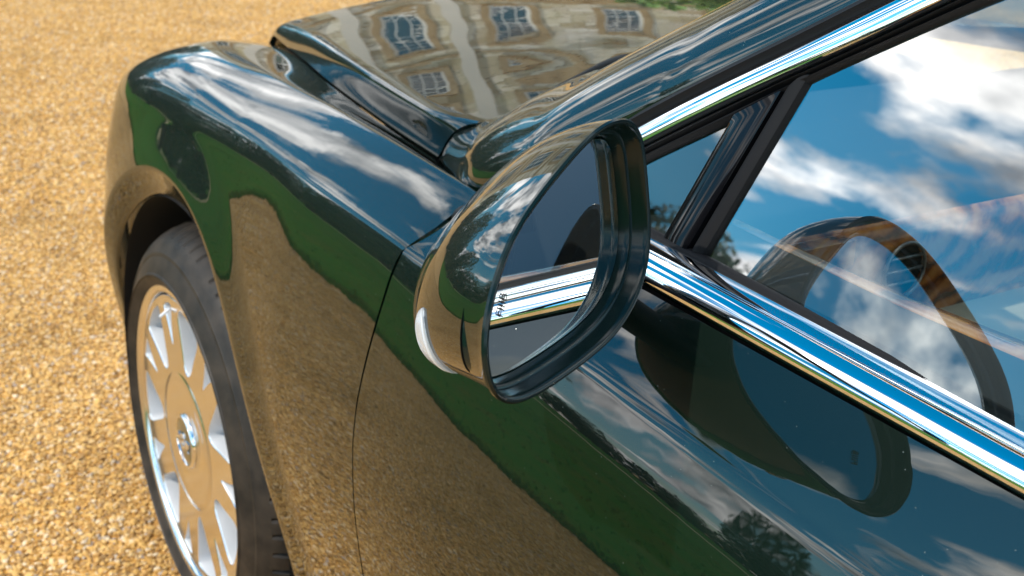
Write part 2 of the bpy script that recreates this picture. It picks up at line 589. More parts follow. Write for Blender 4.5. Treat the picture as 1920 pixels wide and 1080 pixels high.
# ================================================================== TREES AND HOUSE
def leaf_cloud(center, rad, n, size, seed, lumps=9):
    r = np.random.default_rng(seed)
    cs = r.normal(size=(lumps, 3)); cs /= np.linalg.norm(cs, axis=1)[:, None]
    cs = cs*r.uniform(.35, .75, (lumps, 1))*np.array(rad)
    k = r.integers(0, lumps, n)
    d = r.normal(size=(n, 3)); d /= np.linalg.norm(d, axis=1)[:, None]
    P = cs[k]+d*(r.uniform(.55, 1.0, (n, 1))**.5)*np.array(rad)*r.uniform(.35, .5, (lumps, 1))[k]
    P = P+np.array(center)
    u = r.normal(size=(n, 3)); u /= np.linalg.norm(u, axis=1)[:, None]
    w = np.cross(u, r.normal(size=(n, 3))); w /= np.linalg.norm(w, axis=1)[:, None]
    s = size*r.uniform(.6, 1.3, (n, 1))
    V = np.concatenate([P-u*s, P+w*s*.6, P+u*s, P-w*s*.6], 1).reshape(-1, 3)
    F = np.arange(4*n).reshape(n, 4)
    return V.tolist(), F.tolist()
def make_tree(seed, h, wd, lm):
    root = empty('tree')
    r = random.Random(seed)
    mb = MB()
    tr = [(0, 0, -.1), (r.uniform(-.1, .1), r.uniform(-.1, .1), h*.3), (r.uniform(-.3, .3), r.uniform(-.3, .3), h*.75)]
    tube(mb, polyline(tr, 8), np.linspace(h*.032, h*.008, 8), 8)
    for k in range(6):
        a = r.uniform(0, 6.28); z0 = h*r.uniform(.25, .5)
        tube(mb, polyline([(0, 0, z0), (math.cos(a)*wd*.3, math.sin(a)*wd*.3, z0+h*.12), (math.cos(a)*wd*.6, math.sin(a)*wd*.6, z0+h*.28)], 6), np.linspace(h*.012, h*.003, 6), 6)
    mb.build('trunk', 'bark', root)
    V, F = leaf_cloud((0, 0, h*.50), (wd, wd, h*.52), 9000, h*.015, seed, 20)
    mesh_obj('crown', V, F, lm, root, False)
    return root
def copy_tree(o, parent=None):
    c = o.copy()
    COL.objects.link(c)
    c.parent = parent
    for ch in o.children:
        copy_tree(ch, c)
    return c
protos = [make_tree(11, 13, 5.2, 'leaf_dark'), make_tree(12, 10, 4.6, 'leaf_mid'), make_tree(13, 15, 5.0, 'leaf_dark')]
used = set()
k = 0
for az in np.arange(-11, 214, 5.0):
    pr = k % 3
    dist = random.uniform(50, 62) if az < 45 else random.uniform(72, 92)
    a = R_(az+random.uniform(-1.4, 1.4))
    src = protos[pr]
    ob = src if pr not in used else copy_tree(src)
    used.add(pr)
    ob.location = (dist*math.cos(a), dist*math.sin(a), 0)
    ob.rotation_euler = (0, 0, random.uniform(0, 6.28))
    s = random.uniform(.70, 1.02) if az < 45 else random.uniform(.45, .70)
    ob.scale = (s*1.15, s*1.15, s*random.uniform(.9, 1.1))
    tag(ob, 'leafy park tree in the row beyond the lawn, mirrored in the paintwork', 'tree', 'trees beyond the lawn')
    k += 1

# far woodland belt closing the horizon behind the row of trees
Vw, Fw = [], []
for i_, az in enumerate(np.arange(-12, 222, 2.2)):
    a = R_(az); r0 = 84 if az < 45 else 118
    hh = random.uniform(4.5, 8.0) if az < 45 else random.uniform(6, 10)
    V, F = leaf_cloud((r0*math.cos(a), r0*math.sin(a), hh*.42), (4.2, 4.2, hh*.62), 900, .42, 100+i_, 9)
    b = len(Vw); Vw += V; Fw += [[q+b for q in f] for f in F]
wl = mesh_obj('woodland', Vw, Fw, 'leaf_dark', None, False)
tag(wl, 'dark far-off belt of woodland behind the park trees', 'woodland', kind='stuff')

# manor house, front right of the car
def build_house():
    root = empty('manor_house')
    HX, HA = 30.0, R_(-27)
    root.location = (HX*math.cos(HA), HX*math.sin(HA), 0)
    root.rotation_euler = (0, 0, HA-math.pi/2)      # local +y points away from the car, facade at y=0 facing -y
    tag(root, 'pale stone manor house with rows of white sash windows ahead of the car', 'house')
    WL, WR = -6.6, 29.7
    bay = 3.3
    cols = [-4.95+i*bay for i in range(11)]
    rows = [(1.0, 3.2), (4.9, 7.3), (9.0, 10.9)]
    ww = 0.62
    H = 12.3
    mb = MB()
    xe = sorted(set([WL, WR]+[c+s*ww for c in cols for s in (-1, 1)]))
    ze = sorted(set([-.2, H]+[z for r in rows for z in r]))
    def hole(xa, xb, za, zb):
        xm, zm = (xa+xb)/2, (za+zb)/2
        return any(abs(xm-c) < ww for c in cols) and any(a < zm < b for a, b in rows)
    for xa, xb in zip(xe[:-1], xe[1:]):
        for za, zb in zip(ze[:-1], ze[1:]):
            if not hole(xa, xb, za, zb):
                b = len(mb.v)
                mb.v += [[xa, 0, za], [xb, 0, za], [xb, 0, zb], [xa, 0, zb]]
                mb.f.append((b, b+1, b+2, b+3)); mb.mi.append(0)
    for c in cols:
        for a, bz in rows:
            for (p0, p1) in (((c-ww, a), (c+ww, a)), ((c+ww, a), (c+ww, bz)), ((c+ww, bz), (c-ww, bz)), ((c-ww, bz), (c-ww, a))):
                b = len(mb.v)
                mb.v += [[p0[0], 0, p0[1]], [p1[0], 0, p1[1]], [p1[0], .3, p1[1]], [p0[0], .3, p0[1]]]
                mb.f.append((b, b+1, b+2, b+3)); mb.mi.append(0)
    mb.box(((WL+WR)/2, 6.2, H/2), ((WR-WL)/2-.01, 5.6, H/2-.05))
    mb.build('wall', 'stone_wall', root, False)
    mb = MB()
    for z, d_, hh in ((4.05, .14, .14), (8.2, .10, .10), (12.15, .34, .16), (12.55, .20, .24)):
        mb.box(((WL+WR)/2, -d_/2+.12, z), ((WR-WL)/2+.1, d_/2+.12, hh))
    mb.build('cornice', 'ochre_stone', root, False)
    for i, c in enumerate(cols):
        if i % 4 == 1:
            for dx in (-bay/2+.1, bay/2-.1):
                mb = MB()
                mb.box((c+dx, -.03, 6.1), (.26, .16, 6.0))
                mb.build('pilaster', 'pale_stone', root, False)
    mb = MB()
    mb.grid(np.array([[(WL, .2, 12.8), (WR, .2, 12.8)], [(WL+3, 6, 14.4), (WR-3, 6, 14.4)], [(WL, 12, 12.8), (WR, 12, 12.8)]]))
    rf = mb.build('roof', 'slate', root, False)
    for cx in (2, 12, 23):
        cb = MB(); cb.box((cx, 5.5, 16), (.9, .6, 1.6))
        for q in range(3):
            tube(cb, [(cx-.5+.5*q, 5.5, 17.5), (cx-.5+.5*q, 5.5, 18.1)], .16, 8)
        cb.build('chimney', 'stone_wall', rf, False)
    share = {}
    for ri, (a, bz) in enumerate(rows):
        for c in cols:
            hgt = bz-a
            if ri not in share:
                fb = MB()
                for s in (-1, 1):
                    fb.box((s*(ww-.05), .16, hgt/2), (.05, .04, hgt/2))
                    fb.box((0, .16, hgt/2+s*(hgt/2-.05)), (ww, .04, .05))
                fb.box((0, .15, hgt/2), (ww, .045, .04))
                for q in (-1, 1):
                    fb.box((q*ww*.33, .16, hgt/2), (.018, .03, hgt/2))
                for q in range(1, 6):
                    fb.box((0, .16, hgt*q/6), (ww, .03, .018))
                w0 = fb.build('window', 'white_joinery', root, False)
                pb = MB(); pb.box((0, .2, hgt/2), (ww, .008, hgt/2))
                p0 = pb.build('pane', 'house_glass', w0, False)
                bb = MB(); bb.box((0, .29, hgt/2), (ww, .008, hgt/2))
                b0 = bb.build('dark_room_panel', 'room_dark', w0, False)  # dark panel painted as the unlit room behind the pane
                sb = MB()
                sb.box((0, -.06, -.10), (ww+.22, .16, .09))
                for s in (-1, 1):
                    sb.box((s*(ww+.13), -.02, hgt/2), (.125, .07, hgt/2+.02))
                sb.box((0, -.03, hgt+.15), (ww+.3, .09, .13))
                s0 = sb.build('surround', 'ochre_stone', w0, False)
                share[ri] = (w0, p0, b0, s0)
                w = w0
            else:
                w = copy_tree(share[ri][0], root)
            w.location = (c, 0, a)
    return root
build_house()
# climbing shrub on the drive edge near the house
sh = empty('flowering_shrub', (15.5, -13.5, 0))
tag(sh, 'bright green bushy shrub standing on the gravel before the stone house', 'shrub')
mb = MB()
for q in range(5):
    a = q*1.25
    tube(mb, polyline([(0, 0, 0), (math.cos(a)*.4, math.sin(a)*.4, 1.0), (math.cos(a)*.9, math.sin(a)*.9, 2.4)], 6), np.linspace(.07, .02, 6), 6)
mb.build('stem', 'bark', sh)
V, F = leaf_cloud((0, 0, 2.3), (2.2, 2.2, 2.3), 3600, .16, 5, 12)
mesh_obj('foliage', V, F, 'leaf_bright', sh, False)

# ================================================================== CAR
car = empty('saloon_car')
tag(car, 'glossy dark green saloon car with chrome trim parked on golden gravel', 'car')
WZ, WY = 0.373, 0.94                  # front wheel centre height and face

def z4(x):
    return np.interp(x, [-2.2, -1.5, -1.19, -1.0, -.76, -.5, -.2, .0, .2, .5, .8], [.77, .812, .835, .849, .860, .858, .857, .850, .838, .815, .79])
def theta_int(u):
    """integral of tan(theta) from u=-.158 (z=.70) to u, u = z - z4"""
    us = np.linspace(-.75, .2, 400)
    th = np.where(us < 0, 14+75*us, 14+44*us)+np.maximum(us-.047, 0)*330
    th = -11+np.logaddexp(0, (th+11)/3.0)*3.0
    f = np.concatenate([[0], np.cumsum((np.tan(np.radians(th))[1:]+np.tan(np.radians(th))[:-1])/2*np.diff(us))])
    return np.interp(u, us, f)-np.interp(-.158, us, f)
def Yside(x, z):
    x = np.asarray(x, float); z = np.asarray(z, float)
    ya = .976+.016*sstep((-x-.5)/.45)-.022*np.exp(-(x/.42)**4)
    y = ya-theta_int(z-z4(x))
    r = np.hypot(x, z-WZ)
    y = y+.014*sstep((.54-r)/.13)
    return y
def nose(P):
    P = np.array(P, float)
    s = np.clip((P[..., 0]-.12)/.62, 0, .995)
    k = (1-s**2.9)**(1/2.5)
    P[..., 1] = .42+(P[..., 1]-.42)*k
    up = P[..., 2] > .60
    P[..., 2] = np.where(up, .60+(P[..., 2]-.60)*(.06+.94*k), P[..., 2])
    return P
SHX = lambda z: np.interp(z, [.2, .45, .569, .663, .73, .774, .822, .878, .914, .945, 1.0],
                          [-.80, -.765, -.751, -.741, -.736, -.737, -.743, -.750, -.754, -.757, -.758])
def seam_z(x):
    return z4(x)+.080
K1X = [-.80, -.68, -.535, -.38, -.23, -.06, .13, .30, .5]
K1P = [(.868, .995), (.860, .996), (.848, .995), (.834, .992), (.821, .987), (.803, .981), (.778, .975), (.748, .970), (.70, .962)]
GX = [-.70, -.495, -.33, -.166, -.0, .15, .34, .55]
GP = [(.795, .957), (.760, .952), (.735, .948), (.710, .947), (.685, .948), (.655, .947), (.617, .944), (.57, .940)]
def fender_top(x, nv=46):
    zs = float(seam_z(x)); ys = float(Yside(x, zs))
    e = 1e-3
    ty, tz = float(Yside(x, zs+e)-ys)/e, 1.0
    l = math.hypot(ty, tz); ty, tz = ty/l, tz/l
    k1 = spl(K1X, K1P, x)[0]; g = spl(GX, GP, x)[0]
    P0 = np.array([ys, zs])
    P1 = P0+(.017+.036*float(sstep((x+.22)/.42)))*np.array([ty, tz])
    dl = k1-P1; ll = np.linalg.norm(dl); an = math.atan2(dl[1], -dl[0])-R_(6)
    tk = np.array([-math.cos(an), math.sin(an)])
    P2 = k1-tk*ll*.40
    a = bez(P0, P1, P2, k1, np.linspace(0, 1, int(nv*.65)))
    Q1 = k1+tk*.010
    Q2 = g+np.array([.030, .013])
    b = bez(k1, Q1, Q2, g, np.linspace(0, 1, nv-int(nv*.65)+1))[1:]
    return np.concatenate([a, b])
# fender: crown grid, its rear end runs diagonally along the pillar gap
nv = 46
xs_n = 110
rows_ = []
endx = np.interp(np.linspace(0, 1, nv), [0, .30, .64, .8, 1], [-.754, -.775, -.785, -.68, -.497])
for i in range(xs_n):
    tpar = i/(xs_n-1)
    row = []
    # cache sections at several x then pick own v
    for_v = .735*(1-tpar)+endx*tpar
    row = for_v
    rows_.append(row)
rows_ = np.array(rows_)
xk = np.linspace(-.80, .735, 240)
sec = np.array([fender_top(x, nv) for x in xk])          # (240,nv,2)
top = np.zeros((xs_n, nv, 3))
for j in range(nv):
    top[:, j, 0] = rows_[:, j]
    top[:, j, 1] = np.interp(rows_[:, j], xk, sec[:, j, 0])
    top[:, j, 2] = np.interp(rows_[:, j], xk, sec[:, j, 1])
# fender: side, from the seam down round the wheel arch
na, nu = xs_n, 44
RA = .452
def side_grid():
    seam_x = rows_[:, 0][::-1]                           # rear -> front
    # outer boundary: up the shut line, along the seam, down the nose
    z_up = np.linspace(.24, float(seam_z(-.754)), 60)
    rear = np.stack([SHX(z_up)+.004, z_up], 1)[:-1]
    rear[:, 0] = rear[:, 0]
    sm = np.stack([seam_x, seam_z(seam_x)], 1)
    z_dn = np.linspace(float(seam_z(.735)), .24, 50)[1:]
    frontb = np.stack([np.full(len(z_dn), .735), z_dn], 1)
    outer = np.concatenate([rear, sm, frontb])
    n1_, n2_, n3_ = len(rear), len(sm), len(frontb)
    ang = np.concatenate([np.linspace(198, 139, n1_, endpoint=False), np.linspace(139, 38, n2_), np.linspace(38, -18, n3_+1)[1:]])
    inner = np.stack([RA*np.cos(np.radians(ang)), WZ+RA*np.sin(np.radians(ang))], 1)
    u = np.linspace(0, 1, nu)**1.0
    G = inner[:, None]*(1-u)[None, :, None]+outer[:, None]*u[None, :, None]
    X, Z = G[..., 0], G[..., 1]
    P = np.stack([X, Yside(X, Z), Z], -1)
    # lip: narrow band turning in, then the return
    lip = []
    for rr_, dy in ((.4045, -.0235), (.405, -.0195), (.409, -.0165), (.422, -.0115), (.436, -.0060), (.446, -.0022)):
        x, z = rr_*np.cos(np.radians(ang)), WZ+rr_*np.sin(np.radians(ang))
        lip.append(np.stack([x, Yside(inner[:, 0], inner[:, 1])+dy, z], -1))
    return np.concatenate([np.array(lip).transpose(1, 0, 2), P], 1), n1_, n2_
sg, n1_, n2_ = side_grid()
mb = MB()
mb.grid(nose(sg))
mb.grid(nose(top))
fender = mb.build('fender', 'paint', car)
clean(fender, .012, None, (0, 1, .4))

# wheel arch liner
mb = MB()
a = np.radians(np.linspace(-16, 196, 60))
mb.grid(np.array([[(.403*math.cos(q), y, WZ+.403*math.sin(q)) for y in (.930, .80, .55, .50)] for q in a]))
mb.grid(np.array([[(rr_*math.cos(q), .50, WZ+rr_*math.sin(q)) for rr_ in (.02, .40)] for q in a]))
mb.build('wheel_arch_liner', 'matt_black', car)

# door
def door_section(x, nlow=60, ntop=30):
    zs = float(z4(x))+.072
    zl = np.linspace(.24, zs, nlow)
    low = np.stack([Yside(np.full(nlow, x), zl), zl], 1)
    S = low[-1]
    tg = low[-1]-low[-2]; tg /= np.linalg.norm(tg)
    blend = sstep((-x-.78)/.25)
    A = S+tg*(.012+.017*blend)
    B = np.array([np.interp(x, [-2.1, -1.42, -1.08, -.95, -.76], [.893, .894, .895, .897, .899]),
                  np.interp(x, [-2.1, -1.42, -1.08, -.95, -.76], [.985, .9965, 1.004, 1.0, .970])])
    dd = B-A; L_ = np.linalg.norm(dd); dd /= L_
    r0 = min(.008, L_*.4)
    Pq, Q = A-tg*(.008), A+dd*r0
    tt = np.linspace(0, 1, 14)[:, None]
    c = (1-tt)**2*Pq+2*(1-tt)*tt*A+tt**2*Q
    e = np.linspace(0, 1, ntop-14+1)[1:, None]
    nrm = np.array([dd[1], -dd[0]])
    if nrm[0] < 0: nrm = -nrm
    lin = Q+(B-Q)*e+nrm*(.0008*4*e*(1-e))
    return np.concatenate([low, c, lin])
xd = np.concatenate([np.linspace(0, 1, 120)])
D = []
for u in xd:
    x = -.758-u*1.32
    s2 = door_section(x)
    xx = (SHX(s2[:, 1])-.001)*(1-u)+(-2.08)*u
    s3 = np.stack([xx, s2[:, 0], s2[:, 1]], 1)
    D.append(s3)
door = MB().grid(np.array(D)).build('front_door', 'paint', car)
clean(door, .012, None, (0, 1, .4))

# hood
SXk = [-.585, -.50, -.41, -.266, -.129, .009, .22, .40, .60]
SPk = [(.745, 1.012), (.752, 1.008), (.740, 1.005), (.717, 1.003), (.691, 1.000), (.661, .995), (.612, .985), (.563, .975), (.50, .958)]
def hood_edge_x(y):      # rear edge
    return np.interp(abs(y), [0, .43, .575, .64, .684, .72, .75, .78], [-.42, -.485, -.505, -.533, -.568, -.575, -.577, -.577])
CUT0, CUT1 = -.497, -.577                               # side of the hood is cut along this slope against the pillar
def hood_section(x, nw=24, nt_=90):
    s = spl(SXk, SPk, x)[0]
    g = spl(GX, GP, min(x, .55))[0]+np.array([-.004, 0.0])
    wall = bez(g, g+np.array([-.004, .022]), s+np.array([.016, -.0035]), s, np.linspace(0, 1, nw))
    yy = np.linspace(s[0], -s[0], nt_)[1:]
    q = yy/s[0]
    zt = s[1]+.052*(1-np.abs(q)**2.0)
    wav = .00050*np.sin(yy*15+x*6)*np.cos(x*12+yy*5)+.00014*np.sin(yy*34-x*11)
    zt = zt+wav*np.clip((1-np.abs(q))*6, 0, 1)
    sec_ = np.concatenate([wall, np.stack([yy, zt], 1), [[-g[0], g[1]]]])
    sec_[:, 1] += -.09*np.clip((x-.44)/.16, 0, 1)**2.2
    return sec_
hk = np.linspace(.60, -.66, 200)
HS = np.array([hood_section(x) for x in hk])
HG = np.zeros((150, HS.shape[1], 3))
def hood_at(xv, j):
    return np.stack([np.interp(-xv, -hk, HS[:, j, 0]), np.interp(-xv, -hk, HS[:, j, 1])], -1)
for j in range(HS.shape[1]):
    if j < 24:
        xe = CUT0+(CUT1-CUT0)*j/23
    else:
        yref = HS[185, j, 0]
        w_ = sstep((abs(HS[185, 23, 0])-abs(yref))/.03)
        xe = CUT1+(hood_edge_x(yref)-CUT1)*w_
    xv = np.linspace(.60, xe, 150)
    HG[:, j, 0] = xv
    HG[:, j, 1:] = hood_at(xv, j)
hood = MB().grid(HG).build('hood', 'paint', car)
clean(hood, .012, None, (0, 0, 1))
# pillar panel: from the fender gap up the windscreen pillar
fe = nose(top)[-1]+np.array([-.0055, .0006, .0012])          # rear end of the fender crown, gap side
Lp = np.array([fe[45], fe[41], fe[37], fe[32], (-.835, .860, 1.030), (-.88, .847, 1.058),
               (-.959, .818, 1.108), (-1.014, .806, 1.141), (-1.161, .774, 1.231), (-1.35, .738, 1.340), (-1.6, .705, 1.412)])
Tp = np.array([(-.577, .744, 1.012), (-.581, .686, 1.0220), (-.628, .650, 1.051), (-.702, .647, 1.092), (-.76, .648, 1.117), (-.85, .648, 1.160),
               (-.959, .647, 1.216), (-1.014, .645, 1.246), (-1.161, .635, 1.325), (-1.35, .620, 1.415), (-1.6, .60, 1.465)])
s0 = np.linspace(0, 1, len(Lp))
ss = np.linspace(0, 1, 120)
Ls, Ts = spl(s0, Lp, ss), spl(s0, Tp, ss)
PG = []
for l, tpt, w_ in zip(Ls, Ts, sstep(ss/.28)):
    d_ = np.linalg.norm(tpt-l)
    dz_, dy_ = tpt[2]-l[2], l[1]-tpt[1]
    dx_ = tpt[0]-l[0]
    P1 = l+np.array([dx_*(.62-.30*w_), -.12*dz_, (.42+.20*w_)*dz_])
    P2 = tpt+np.array([-dx_*(.02+.20*w_), .012*(1-w_)+.46*dy_, -.06*dz_])
    c = bez(l, P1, P2, tpt, np.linspace(0, 1, 26))
    wi = sstep((ss[len(PG)]-.10)/.10)
    inn = [tpt+np.array([-.001*(1-wi)+.006*wi, -.012*wi, -.0012*wi-.0045*(1-wi)]), tpt+np.array([-.001*(1-wi)+.010*wi, -.018*wi, -.004*wi-.011*(1-wi)]), tpt+np.array([-.001*(1-wi)+.012*wi, -.022*wi, -.020])]
    PG.append(np.concatenate([c, inn]))
PG = np.array(PG)
vv = np.linspace(0, 1, 26)
cutc = np.array([[CUT0+(CUT1-CUT0)*v_-.0045, *hood_at(np.array([CUT0+(CUT1-CUT0)*v_]), 0)[0]] for v_ in vv])
for q_, v_ in enumerate(vv):
    j0 = v_*23; ja = int(math.floor(j0)); jb = min(23, ja+1); xq = CUT0+(CUT1-CUT0)*v_
    cutc[q_, 1:] = (hood_at(np.array([xq]), ja)*(1-(j0-ja))+hood_at(np.array([xq]), jb)*(j0-ja))[0]
dlt = np.concatenate([cutc-PG[0, :26], np.repeat((cutc-PG[0, :26])[-1:], 3, 0)])
for q_ in range(len(PG)):
    PG[q_] += dlt*(1-sstep(q_/26))
PG = np.concatenate([PG[:, :1]+np.array([0, -.003, -.011]), PG], 1)
PG = np.concatenate([PG[:1]+np.array([.001, -.009, -.006]), PG], 0)
pil = MB().grid(PG).build('pillar_panel', 'paint', car)
clean(pil, 0, 55, (0, .6, .8))

# inner dark tray under the panel gaps and the scuttle below the windscreen
mb = MB()
mb.grid(np.array([[(x, y, .895) for y in (-.70, .70)] for x in (.2, -.95)]))
mb.build('scuttle_filler', 'matt_black', car)

# black tube added to draw the shaded slot behind the bonnet's rear edge
k0, k1_ = 12, 40
ps = Ts[k0:k1_]
u_ = np.linspace(0, 1, len(ps))
ps = ps+np.stack([.014+.004*u_, -.014-.006*u_, .001+.0065*np.sin(np.pi*u_**.8)-.004*u_**3], 1)
sm_ = MB()
tube(sm_, ps, np.interp(u_, [0, .25, .7, 1], [.0012, .0065, .0085, .0085]), 10)
sm_.build('slot_shade_tube', 'satin_black', car)

# black strips added under the shut gaps to keep bright ground from showing
def gap_filler(P, name, dz=.017, hw=.026):
    P = polyline(P, 40, False)
    G = np.stack([P+np.array([0, hw, -dz]), P+np.array([0, 0, -dz-.004]), P+np.array([0, -hw, -dz])], 1)
    MB().grid(G).build(name, 'matt_black', car)
MB().grid(np.array([[(x, y, .932) for y in (.66, .885)] for x in (-.60, -.78, -1.0)])).build('scuttle_filler', 'matt_black', car)  # black sheet added to fill the open hole beside the pillar foot
gap_filler([(x, *spl(GX, GP, x)[0]) for x in np.linspace(.42, -.51, 24)], 'shut_gap_dark_filler')
gap_filler(Ls[:30], 'shut_gap_dark_filler')
gap_filler([(q[0], q[1]-.006, q[2]+.004) for q in cutc], 'shut_gap_dark_filler', .016, .012)
zc_ = np.linspace(.3, .93, 24)
G = np.array([[(SHX(z)+dx, float(Yside(SHX(z), z))-.019, z) for dx in (-.014, .018)] for z in zc_])
MB().grid(G).build('shut_gap_dark_filler', 'matt_black', car)

# windscreen and roof
ws = []
for s in np.linspace(0, 1, 12):
    row = []
    for q in np.linspace(-1, 1, 21):
        yb, yt = .69, .60
        y = q*(yb+(yt-yb)*s)
        xb = -.66+.17*(1-q*q)
        x = xb-(.80)*s
        z = 1.025+.405*s+.02*(1-q*q)
        row.append((x, y, z))
    ws.append(row)
MB().grid(np.array(ws)).build('windscreen', 'clear_glass', car)
rf = []
for x in np.linspace(-1.33, -3.1, 16):
    rf.append([(x, q*.60, 1.43+.05*(1-q*q)+.03*math.sin((x+1.33)/-1.77*math.pi)) for q in np.linspace(-1, 1, 21)])
MB().grid(np.array(rf)).build('roof', 'paint', car)

# window frame pieces lie on the side-glass plane
GN = np.array([.03, 1.0, .4]); GN /= np.linalg.norm(GN)
def gp(x, z, off=0.0):
    return np.array([x, .855-.4*(z-1.03)-.03*(x+1.2), z])+GN*off
def frame_line(base, z):
    return spl([q[1] for q in base], [q[0] for q in base], z)
CT = [(-.866, 1.035), (-.963, 1.101), (-1.022, 1.139), (-1.10, 1.186), (-1.173, 1.231), (-1.32, 1.318), (-1.46, 1.378), (-1.62, 1.403), (-2.1, 1.407)]
CB = [(-.90, 1.030), (-.981, 1.085), (-1.043, 1.125), (-1.109, 1.165), (-1.175, 1.204), (-1.231, 1.239), (-1.36, 1.308), (-1.48, 1.346), (-1.63, 1.365), (-2.1, 1.368)]
RB = [(-.93, 1.034), (-.99, 1.077), (-1.069, 1.127), (-1.127, 1.166), (-1.197, 1.209), (-1.255, 1.242), (-1.37, 1.295), (-1.49, 1.326), (-1.64, 1.340), (-2.1, 1.343)]
def line3(base, n=80, off=0.0):
    P = np.array([(x, 0, z) for x, z in base])
    Q = polyline(P, n)
    return np.array([gp(q[0], q[2], off) for q in Q])
def strip(A, B, prof, name, material, parent=car):
    """prof: list of (t across, height off plane)"""
    n = GN
    G = np.array([[a+(b-a)*t+n*h for t, h in prof] for a, b in zip(A, B)])
    ob = MB().grid(G).build(name, material, parent)
    return clean(ob, 0, 45, (0, 1, .5))
ct, cb, rb = line3(CT), line3(CB), line3(RB)
halfround = [(0, -.004), (.004, .0)]+[(t_, .0105*(1-((t_-.72)/.72)**2)) for t_ in np.linspace(.02, .97, 18)]+[(.99, .006), (1, -.004)]
strip(ct, cb, halfround, 'window_surround', 'chrome')
gt = line3([(x+.002, z+.0075) for x, z in CT])
gt[:, 1] += .004
strip(gt+np.array([0, -.004, .004]), ct, [(0, -.012), (.05, .0), (.5, .0035), (.95, .0), (1, -.006)], 'roof_gutter_gasket', 'satin_black')
strip(cb, rb, [(0, -.006), (.05, .002), (.3, .004), (.45, -.001), (.55, -.001), (.7, .002), (.95, -.001), (1, -.007)], 'window_gasket', 'satin_black')
# division post and glass run
def vpost(a0, a1, b0, b1, prof, name, material):
    A = np.array([gp(a0[0]+(a1[0]-a0[0])*t_, a0[1]+(a1[1]-a0[1])*t_) for t_ in np.linspace(0, 1, 14)])
    B = np.array([gp(b0[0]+(b1[0]-b0[0])*t_, b0[1]+(b1[1]-b0[1])*t_) for t_ in np.linspace(0, 1, 14)])
    return strip(A, B, prof, name, material)
vpost((-1.047, 1.024), (-1.072, 1.130), (-1.079, 1.026), (-1.112, 1.157), [(0, -.006), (.02, .0035), (.06, .0045), (.94, .0045), (.98, .0035), (1, -.006)], 'division_post', 'gloss_black')
vpost((-1.080, 1.024), (-1.113, 1.160), (-1.0945, 1.024), (-1.131, 1.176), [(0, -.006), (.1, .0015), (.5, .003), (.9, .0), (1, -.008)], 'glass_run', 'rubber')
# glass panes
def pane(poly, name, gm='window_glass'):
    mb = MB()
    mb.v = [gp(x, z, -.004).tolist() for x, z in poly]
    mb.f = [tuple(range(len(poly)))]
    mb.mi = [0]
    return mb.build(name, gm, car, False)
pane([(-.90, 1.0), (-.90, 1.04), (-.99, 1.085), (-1.08, 1.14), (-1.055, 1.0)], 'quarter_glass', 'quarter_light_glass')
poly = [(-1.084, .99), (-1.122, 1.170)]+[(x, z+.006) for x, z in RB if x < -1.15]+[(-2.1, .99)]
pane(poly, 'door_glass')

# belt moulding: chrome waist trim with a separate upper bead, and the glass seal
xb = np.linspace(-.90, -2.08, 90)
zb = np.interp(xb, [-2.1, -1.42, -1.344, -1.235, -1.08, -.9], [.990, 1.0015, 1.0035, 1.0065, 1.0115, 1.016])
zt = np.interp(xb, [-2.1, -1.40, -1.25, -1.11, -.9], [1.009, 1.0160, 1.0212, 1.0265, 1.032])
ph = np.radians(np.concatenate([[-25, -10], np.linspace(0, 62, 22)]))
G = np.array([[(x, .862+.031*math.cos(q), b+(tq-b)*math.sin(q)) for q in ph]+[(x, .862+.031*math.cos(R_(64)), b+(tq-b)*math.sin(R_(64))-.004)] for x, b, tq in zip(xb, zb, zt)])
bm_ = MB().grid(G).build('belt_moulding', 'chrome', car)
clean(bm_, .003, None, (0, 1, .3))
ph = np.radians(np.linspace(66, 100, 10))
G = np.array([[(x, .862+.031*math.cos(R_(66)), b+(tq-b)*math.sin(R_(66))-.004)]+[(x, .862+.033*math.cos(q), b+(tq-b)*1.03*math.sin(q)+.0006) for q in ph]+[(x, .856, tq-.004)] for x, b, tq in zip(xb, zb, zt)])
bd = MB().grid(G).build('chrome_bead', 'chrome', car)
clean(bd, 0, 50, (0, .3, 1))
G = np.array([[(x, .8585, tq-.006), (x, .8582, tq+.0015), (x, .8560, tq+.0035), (x, .8520, tq+.0040), (x, .8475, tq+.0030), (x, .8450, tq-.006)] for x, tq in zip(xb, zt)])
clean(MB().grid(G).build('waist_seal', 'rubber', car), 0, None, (0, .2, 1))
# dark joint between moulding and painted door
G = np.array([[(x, .880, b-.016), (x, .881, b-.005), (x, .872, b+.004)] for x, b in zip(xb, zb)])
MB().grid(G).build('moulding_seat', 'matt_black', car)
# black sail panel under the mirror
mb = MB()
A = np.array([(-.790, .885, .992), (-.82, .885, 1.0), (-.87, .868, 1.04), (-.925, .852, 1.034)])
B = np.array([(-.795, .905, .972), (-.84, .905, .985), (-.90, .898, .998), (-.94, .893, 1.008)])
G = np.array([polyline([a, (a+b)/2+np.array([0, .006, .004]), b], 8) for a, b in zip(polyline(A, 14), polyline(B, 14))])
clean(mb.grid(G).build('mirror_sail_panel', 'satin_black', car), .01, None, (0, 1, .2))

